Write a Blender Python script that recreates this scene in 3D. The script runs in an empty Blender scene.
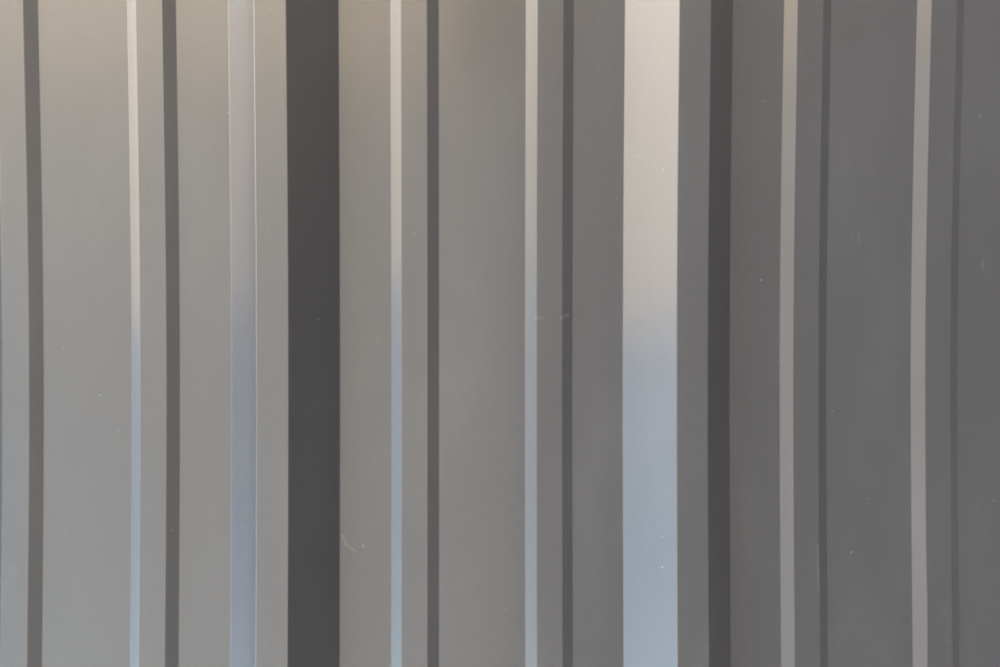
import bpy, math, random
from mathutils import Vector, Matrix, noise

scene = bpy.context.scene
C = scene.collection
random.seed(4)

# ------------------------------------------------------------------ camera
# A wall clad in sheet steel with its ribs running level; the picture was taken with the camera
# turned on its side, so picture left is up and picture top runs along the wall.
# Sheet frame: x = picture right = down the wall, y = picture up = along the wall, z = out of the wall.
EYE = 0.83                                    # height of the picture's vanishing line above the ground
W_PX, F_PX, CX_PX = 1000.0, 578.0, 470.0      # picture width, focal length and principal point, in photo pixels
CAM_D = 0.4508                                # metres out from the flat pans
CAM_X = 0.1365                                # metres below the middle of the upper deep rib in view
YAW, PITCH = 0.0145, 0.0080
WALL = Matrix(((0, 1, 0, 0), (0, 0, -1, 0), (-1, 0, 0, EYE + CAM_X), (0, 0, 0, 1)))
cam = bpy.data.cameras.new('camera')
cam.sensor_fit = 'HORIZONTAL'
cam.sensor_width = 36.0
cam.lens = 36.0 * F_PX / W_PX
cam.shift_x = (W_PX / 2 - CX_PX) / W_PX
cam.clip_start, cam.clip_end = 0.01, 2000
camo = bpy.data.objects.new('camera', cam)
C.objects.link(camo)
camo.matrix_world = (WALL @ Matrix.Translation((CAM_X, 0.004, CAM_D))
                     @ Matrix.Rotation(-YAW, 4, 'Y') @ Matrix.Rotation(-PITCH, 4, 'X'))
scene.camera = camo

# ------------------------------------------------------------------ light: hazy sky, soft sun high along the wall
SUN_EL = math.radians(10)
SUN_AZ = math.radians(98)                     # from straight out of the wall (-y) towards +x
sdir = Vector((math.sin(SUN_AZ) * math.cos(SUN_EL), -math.cos(SUN_AZ) * math.cos(SUN_EL), math.sin(SUN_EL)))

world = bpy.data.worlds.new('World')
scene.world = world
world.use_nodes = True
wn = world.node_tree
wn.nodes.clear()
wo = wn.nodes.new('ShaderNodeOutputWorld')
bg = wn.nodes.new('ShaderNodeBackground')
sky = wn.nodes.new('ShaderNodeTexSky')
sky.sky_type = 'NISHITA'
sky.sun_disc = False
sky.sun_elevation = SUN_EL
sky.sun_rotation = math.atan2(sdir.x, sdir.y)
sky.air_density, sky.dust_density, sky.ozone_density = 1.6, 3.5, 1.0
bg.inputs['Strength'].default_value = .15
veil = wn.nodes.new('ShaderNodeHueSaturation')   # thin high cloud pales the clear-sky colours
veil.inputs['Saturation'].default_value = 0.80
wn.links.new(sky.outputs[0], veil.inputs['Color'])
wn.links.new(veil.outputs[0], bg.inputs['Color'])
wn.links.new(bg.outputs[0], wo.inputs['Surface'])

sun = bpy.data.lights.new('sun', 'SUN')
sun.energy = .52
sun.angle = math.radians(164)
sun.color = (1.0, .55, .06)
suno = bpy.data.objects.new('sun', sun)
C.objects.link(suno)
suno.rotation_euler = sdir.to_track_quat('Z', 'Y').to_euler()
suno.location = sdir * 5

vs = scene.view_settings
vs.view_transform = 'Standard'
vs.look = 'None'
vs.gamma = 1.0
vs.use_curve_mapping = False
vs.exposure = 3.85

# ------------------------------------------------------------------ materials
def nodes_of(name):
    m = bpy.data.materials.new(name)
    m.use_nodes = True
    nt = m.node_tree
    return m, nt, nt.nodes['Principled BSDF']

def painted_steel():
    m, nt, b = nodes_of('grey_coil_coated_steel')
    N, L = nt.nodes, nt.links
    def node(t, **kw):
        n = N.new(t)
        for k, v in kw.items():
            setattr(n, k, v)
        return n
    def math_(op, a, c=None, clamp=False):
        n = node('ShaderNodeMath', operation=op, use_clamp=clamp)
        for i, v in enumerate((a, c)):
            if v is None: continue
            if isinstance(v, (int, float)): n.inputs[i].default_value = v
            else: L.new(v, n.inputs[i])
        return n.outputs[0]
    def mapped(src, scale, loc=(0, 0, 0), rot=0):
        n = node('ShaderNodeMapping')
        n.inputs['Scale'].default_value = scale
        n.inputs['Location'].default_value = loc
        n.inputs['Rotation'].default_value = (0, 0, rot)
        L.new(src, n.inputs[0])
        return n.outputs[0]
    def noise_(vec, scale, detail=3, rough=.5):
        n = node('ShaderNodeTexNoise')
        n.inputs['Scale'].default_value = scale
        n.inputs['Detail'].default_value = detail
        n.inputs['Roughness'].default_value = rough
        L.new(vec, n.inputs['Vector'])
        return n.outputs['Fac']
    def ramp(f, a, c, smooth=True):
        n = node('ShaderNodeMapRange')
        if smooth: n.interpolation_type = 'SMOOTHSTEP'
        n.inputs['From Min'].default_value = a
        n.inputs['From Max'].default_value = c
        L.new(f, n.inputs['Value'])
        return n.outputs[0]
    geo = node('ShaderNodeTexCoord')
    P = geo.outputs['Object']
    # dust specks of uneven size, sparse
    vor = node('ShaderNodeTexVoronoi', feature='F1', voronoi_dimensions='2D')
    vor.inputs['Scale'].default_value = 70
    L.new(P, vor.inputs['Vector'])
    sep = node('ShaderNodeSeparateColor')
    L.new(vor.outputs['Color'], sep.inputs[0])
    size = math_('MULTIPLY', ramp(sep.outputs[0], .90, 1.0, False), .058)
    d = math_('SUBTRACT', size, vor.outputs['Distance'])
    speck = math_('MULTIPLY', ramp(d, 0.0, .02), ramp(sep.outputs[1], .0, 1.0, False))
    # faint diagonal wipe marks and scuffs
    wipe = noise_(mapped(mapped(P, (1, 1, 1), rot=-.9), (14, 130, 20)), 1.0, 3, .6)
    patch = noise_(P, 9.0, 2)
    smear = math_('MULTIPLY', ramp(wipe, .50, .72), ramp(patch, .56, .72))
    # a few single scuffs and wiped spots: (from, to, half width, strength) in photo pixels
    def at(px, py):
        return (CAM_X + (px - 461.6) * .00078, (333 - py) * .00078, 0)
    flat = node('ShaderNodeVectorMath', operation='MULTIPLY')
    L.new(P, flat.inputs[0])
    flat.inputs[1].default_value = (1, 1, 0)
    rag = noise_(P, 120, 2, .6)
    scuff = None
    for (x0, y0), (x1, y1), w, k in SCUFFS:
        A, B = Vector(at(x0, y0)), Vector(at(x1, y1))
        sub = node('ShaderNodeVectorMath', operation='SUBTRACT')
        L.new(flat.outputs[0], sub.inputs[0]); sub.inputs[1].default_value = A
        dot = node('ShaderNodeVectorMath', operation='DOT_PRODUCT')
        L.new(sub.outputs[0], dot.inputs[0]); dot.inputs[1].default_value = (B - A) / (B - A).length_squared
        t = math_('ADD', dot.outputs['Value'], 0.0, True)
        sc = node('ShaderNodeVectorMath', operation='SCALE')
        sc.inputs[0].default_value = B - A
        L.new(t, sc.inputs['Scale'])
        dist = node('ShaderNodeVectorMath', operation='DISTANCE')
        L.new(sub.outputs[0], dist.inputs[0]); L.new(sc.outputs[0], dist.inputs[1])
        m_ = math_('MULTIPLY', ramp(dist.outputs['Value'], w * .00078, 0.0), k)
        scuff = m_ if scuff is None else math_('MAXIMUM', scuff, m_)
    scuff = math_('MULTIPLY', math_('MULTIPLY', scuff, .55), ramp(rag, .22, .62))
    # faint water / dust film
    film = noise_(mapped(P, (3.0, 1.2, 3)), 4.0, 3, .6)
    # base colour: even paint, a little chalky where dusty
    mix = node('ShaderNodeMix', data_type='RGBA')
    mix.inputs['A'].default_value = PAINT
    mix.inputs['B'].default_value = (.27, .31, .38, 1)
    fac = math_('ADD', math_('ADD', math_('MULTIPLY', smear, .03), scuff), math_('MULTIPLY', ramp(film, .45, .75), .04))
    fleck = noise_(P, 1100, 1)                 # pigment fleck of the coating
    fac = math_('ADD', fac, math_('MULTIPLY', ramp(fleck, .35, .75), .035))
    L.new(math_('ADD', fac, math_('MULTIPLY', speck, .75), True), mix.inputs['Factor'])
    L.new(mix.outputs['Result'], b.inputs['Base Color'])
    r = math_('ADD', math_('MULTIPLY', film, .06), ROUGH - .03)
    r = math_('ADD', r, math_('MULTIPLY', smear, .04))
    L.new(math_('ADD', r, math_('MULTIPLY', speck, .5), True), b.inputs['Roughness'])
    b.inputs['Specular IOR Level'].default_value = SPEC
    b.inputs['Metallic'].default_value = METAL
    b.inputs['Coat Weight'].default_value = COAT
    b.inputs['Coat Roughness'].default_value = COAT_ROUGH
    b.inputs['Coat IOR'].default_value = 1.6
    # orange peel plus the drawn grain across the coil
    peel = noise_(P, 420, 2)
    grain = noise_(mapped(P, (60, 900, 60)), 1.0, 2)
    h = math_('ADD', math_('MULTIPLY', peel, .5), math_('MULTIPLY', grain, .5))
    bump = node('ShaderNodeBump')
    bump.inputs['Strength'].default_value = .14
    bump.inputs['Distance'].default_value = .0004
    L.new(h, bump.inputs['Height'])
    L.new(bump.outputs[0], b.inputs['Normal'])
    L.new(bump.outputs[0], b.inputs['Coat Normal'])
    return m

SCUFFS = [((536, 317), (541, 317), 3, .25), ((561, 317), (568, 314), 3, .40),
          ((342, 533), (347, 543), 1.8, .40), ((347, 543), (356, 549), 1.8, .30), ((363, 543), (364, 545), 1.6, .6),
          ((686, 645), (707, 575), 12, .09), ((694, 555), (706, 520), 9, .06),
          ((989, 258), (989, 268), 1.8, .30), ((861, 233), (862, 241), 1.8, .30),
          ((2, 615), (22, 560), 11, .07), ((947, 600), (949, 660), 7, .06),
          ((817, 545), (817, 592), 3, .16), ((904, 570), (904, 592), 7, .05)]
PAINT = (.0345, .0395, .0595, 1)
ROUGH, SPEC, METAL = .5, 1.0, 0.0
COAT, COAT_ROUGH = 1.0, .17
STEEL = painted_steel()

def paving():
    m, nt, b = nodes_of('asphalt')
    n = nt.nodes.new('ShaderNodeTexNoise')
    n.inputs['Scale'].default_value = 30
    n.inputs['Detail'].default_value = 8
    tc = nt.nodes.new('ShaderNodeNewGeometry')
    nt.links.new(tc.outputs['Position'], n.inputs['Vector'])
    r = nt.nodes.new('ShaderNodeValToRGB')
    r.color_ramp.elements[0].color = (.052, .056, .063, 1)
    r.color_ramp.elements[1].color = (.087, .093, .104, 1)
    nt.links.new(n.outputs['Fac'], r.inputs[0])
    nt.links.new(r.outputs[0], b.inputs['Base Color'])
    b.inputs['Roughness'].default_value = .9
    return m
GROUND = paving()

# ------------------------------------------------------------------ the ground in front of the wall
gm = bpy.data.meshes.new('ground')
g = 400.0
gm.from_pydata([(-g, -g, 0), (g, -g, 0), (g, g, 0), (-g, g, 0)], [], [(0, 1, 2, 3)])
gm.materials.append(GROUND)
ground = bpy.data.objects.new('ground', gm)
ground['kind'] = 'structure'
C.objects.link(ground)

# ------------------------------------------------------------------ the building across the yard, mirrored softly in the steel
def plaster(name, col):
    m, nt, b = nodes_of(name)
    n = nt.nodes.new('ShaderNodeTexNoise')
    n.inputs['Scale'].default_value = 1.6
    n.inputs['Detail'].default_value = 7
    tc = nt.nodes.new('ShaderNodeTexCoord')
    nt.links.new(tc.outputs['Object'], n.inputs['Vector'])
    mx = nt.nodes.new('ShaderNodeMix')
    mx.data_type = 'RGBA'
    mx.inputs['A'].default_value = tuple(c * .85 for c in col) + (1,)
    mx.inputs['B'].default_value = tuple(c * 1.15 for c in col) + (1,)
    nt.links.new(n.outputs['Fac'], mx.inputs['Factor'])
    nt.links.new(mx.outputs['Result'], b.inputs['Base Color'])
    b.inputs['Roughness'].default_value = .85
    return m

def box(name, lo, hi, mat, parent=None):
    (a, b_, c), (d, e, f) = lo, hi
    me = bpy.data.meshes.new(name)
    me.from_pydata([(a, b_, c), (d, b_, c), (d, e, c), (a, e, c), (a, b_, f), (d, b_, f), (d, e, f), (a, e, f)], [],
                   [(3, 2, 1, 0), (4, 5, 6, 7), (0, 1, 5, 4), (1, 2, 6, 5), (2, 3, 7, 6), (3, 0, 4, 7)])
    me.materials.append(mat)
    o = bpy.data.objects.new(name, me)
    C.objects.link(o)
    o.parent = parent
    return o

YARD, B_END, B_TOP = 8.0, 3.3, 7.65
bld = bpy.data.objects.new('building', None)
C.objects.link(bld)
bld.location = (B_END, -YARD, 0)
bld['label'] = 'plain building facing the ribbed steel, seen only as a soft dark reflection'
bld['category'] = 'building'
BW = plaster('taupe_render', (.34, .37, .45))
box('wall', (-30, -9, 0), (0, 0, B_TOP), BW, bld)
backdrop = box('wall', (.004, -9, 0), (14, -.02, B_TOP), plaster('pale_backdrop', (.62, .59, .565)), bld)  # added unseen block, pale so its dimmer reflection replaces bright sky in the pans
backdrop['label'] = 'added unseen pale beige wing'
box('backdrop_base', (-.03, -8.9, .001), (14.03, .04, .93), plaster('dark_backdrop_base', (.10, .10, .105)), bld)  # added unseen dark base, ends the pale reflection near the horizon line
box('roof', (-30.15, -9.15, B_TOP + .002), (14.15, .15, B_TOP + .22), plaster('roof_felt', (.06, .06, .06)), bld)

# ------------------------------------------------------------------ the ribbed sheets
PITCH_M, RIB_H = 0.3048, 0.03175
RIB_BASE, RIB_TOP = 0.08362, 0.02310
MIN_H, MIN_BASE, MIN_TOP, MIN_OFF = 0.00392, 0.03704, 0.01988, 0.05214
THICK = 0.0006
Y0, Y1, DY = -0.78, 0.78, 0.012
R_RIB, R_MIN = 0.0016, 0.0022

def warp(x, y):
    """slow bow along the sheet plus faint oil-canning, metres"""
    w = 0.0060 * (1 - math.cos(7.35 * y)) / 2 - 0.0
    w += 0.00040 * (noise.noise((x * 7 + 3.1, y * 2.2, 1.7)))
    w += 0.00010 * (noise.noise((x * 22, y * 7.0, 5.3)))
    return w

def grad(x, y, e=5e-4):
    return ((warp(x + e, y) - warp(x - e, y)) / (2 * e), (warp(x, y + e) - warp(x, y - e)) / (2 * e))

def fillet(pts, rads, n=5):
    """polyline with rounded corners -> list of (x, z, nx, nz, segment id)"""
    out = []
    V = [Vector(p) for p in pts]
    for i, p in enumerate(V):
        if i == 0 or i == len(V) - 1:
            d = (V[1] - V[0]) if i == 0 else (V[-1] - V[-2])
            d.normalize()
            out.append((p.x, p.y, -d.y, d.x))
            continue
        a = (V[i] - V[i - 1]).normalized()
        c = (V[i + 1] - V[i]).normalized()
        r = rads[i]
        th = math.acos(max(-1, min(1, a.dot(c))))
        if r <= 0 or th < 1e-4:
            out.append((p.x, p.y, -a.y, a.x))
            out.append((p.x, p.y, -c.y, c.x))
            continue
        t = r * math.tan(th / 2)
        s = 1 if a.x * c.y - a.y * c.x > 0 else -1
        st = p - a * t
        na = Vector((-a.y, a.x))
        cen = st + na * r * s
        for k in range(n + 1):
            ang = s * th * k / n
            rot = Matrix.Rotation(ang, 2)
            nn = rot @ na
            q = cen - nn * r * s
            out.append((q.x, q.y, nn.x, nn.y))
    return out

def strip(name, prof, parent, dents=()):
    """sweep a profile along y as one thin two-sided sheet piece with exact normals"""
    ys = []
    y = Y0
    while y < Y1 - 1e-6:
        ys.append(y); y += DY
    ys.append(Y1)
    verts, norms, faces = [], [], []
    npf = len(prof)
    for side in (0, 1):
        for y in ys:
            for (x, z, nx, nz) in prof:
                dw = 0.0
                for (dx, dy, rx, ry, amp) in dents:
                    dw += amp * math.exp(-((x - dx) / rx) ** 2 - ((y - dy) / ry) ** 2)
                gx, gy = grad(x, y)
                n = Vector((nx - gx * nz, -gy * nz, nz)).normalized()
                p = Vector((x + dw * .6, y, z + warp(x, y) + dw))
                if side:
                    p -= n * THICK; n = -n
                verts.append(p); norms.append(n)
    base = npf * len(ys)
    for j in range(len(ys) - 1):
        for i in range(npf - 1):
            a, b_, c, d = j * npf + i, j * npf + i + 1, (j + 1) * npf + i + 1, (j + 1) * npf + i
            if (verts[a] - verts[b_]).length < 1e-7:
                continue
            faces.append((a, b_, c, d))
            faces.append((base + a, base + d, base + c, base + b_))
    me = bpy.data.meshes.new(name)
    me.from_pydata(verts, [], faces)
    me.materials.append(STEEL)
    me.polygons.foreach_set('use_smooth', [True] * len(me.polygons))
    me.normals_split_custom_set_from_vertices(norms)
    o = bpy.data.objects.new(name, me)
    C.objects.link(o)
    o.parent = parent
    return o

MARG = 0.004       # how far a rib's foot reaches into the flat on each side

def rib_prof(cx, base, top, h, r):
    """rounded trapezoid: five runs of points, foot + flank, crest, flank + foot"""
    b, t = base / 2, top / 2
    pts = [(cx - b - MARG, 0), (cx - b, 0), (cx - t, h), (cx + t, h), (cx + b, 0), (cx + b + MARG, 0)]
    p = fillet(pts, [0, r, r, r, r, 0])
    # 1 end point + 4 corners of 6 points + 1 end point; cut in the middle of the two upper bends
    return p[:10], p[9:17], p[16:]

def flat_prof(x0, x1, n=6):
    return [(x0 + (x1 - x0) * i / n, 0.0, 0.0, 1.0) for i in range(n + 1)]

cladding = bpy.data.objects.new('metal_cladding', None)
cladding.empty_display_size = .1
C.objects.link(cladding)
cladding.matrix_world = WALL
cladding['label'] = 'grey painted steel wall cladding with deep ribs and shallow stiffening ribs between them'
cladding['category'] = 'wall cladding'

DENTS = [(.4965, -.215, .003, .028, .0007), (.4120, -.165, .0025, .012, -.0005), (.4120, -.205, .0025, .015, .0005)]

def rib(name, cx, base, top, h, r):
    up, crest, low = rib_prof(cx, base, top, h, r)
    o = strip(name, crest, cladding, DENTS)
    strip('rib_flank', up, o, DENTS)
    strip('rib_flank', low, o, DENTS)

FIRST, LAST = -3, 3
for k in range(FIRST, LAST + 1):
    c = k * PITCH_M
    rib('major_rib', c, RIB_BASE, RIB_TOP, RIB_H, R_RIB)
    if k == LAST: break
    a, b_ = c + PITCH_M / 2 - MIN_OFF, c + PITCH_M / 2 + MIN_OFF
    rib('minor_rib', a, MIN_BASE, MIN_TOP, MIN_H, R_MIN)
    rib('minor_rib', b_, MIN_BASE, MIN_TOP, MIN_H, R_MIN)
    h, mh = RIB_BASE / 2 + MARG, MIN_BASE / 2 + MARG
    strip('flat_pan', flat_prof(c + h, a - mh), cladding, DENTS)
    strip('flat_pan', flat_prof(a + mh, b_ - mh), cladding, DENTS)
    strip('flat_pan', flat_prof(b_ + mh, c + PITCH_M - h), cladding, DENTS)
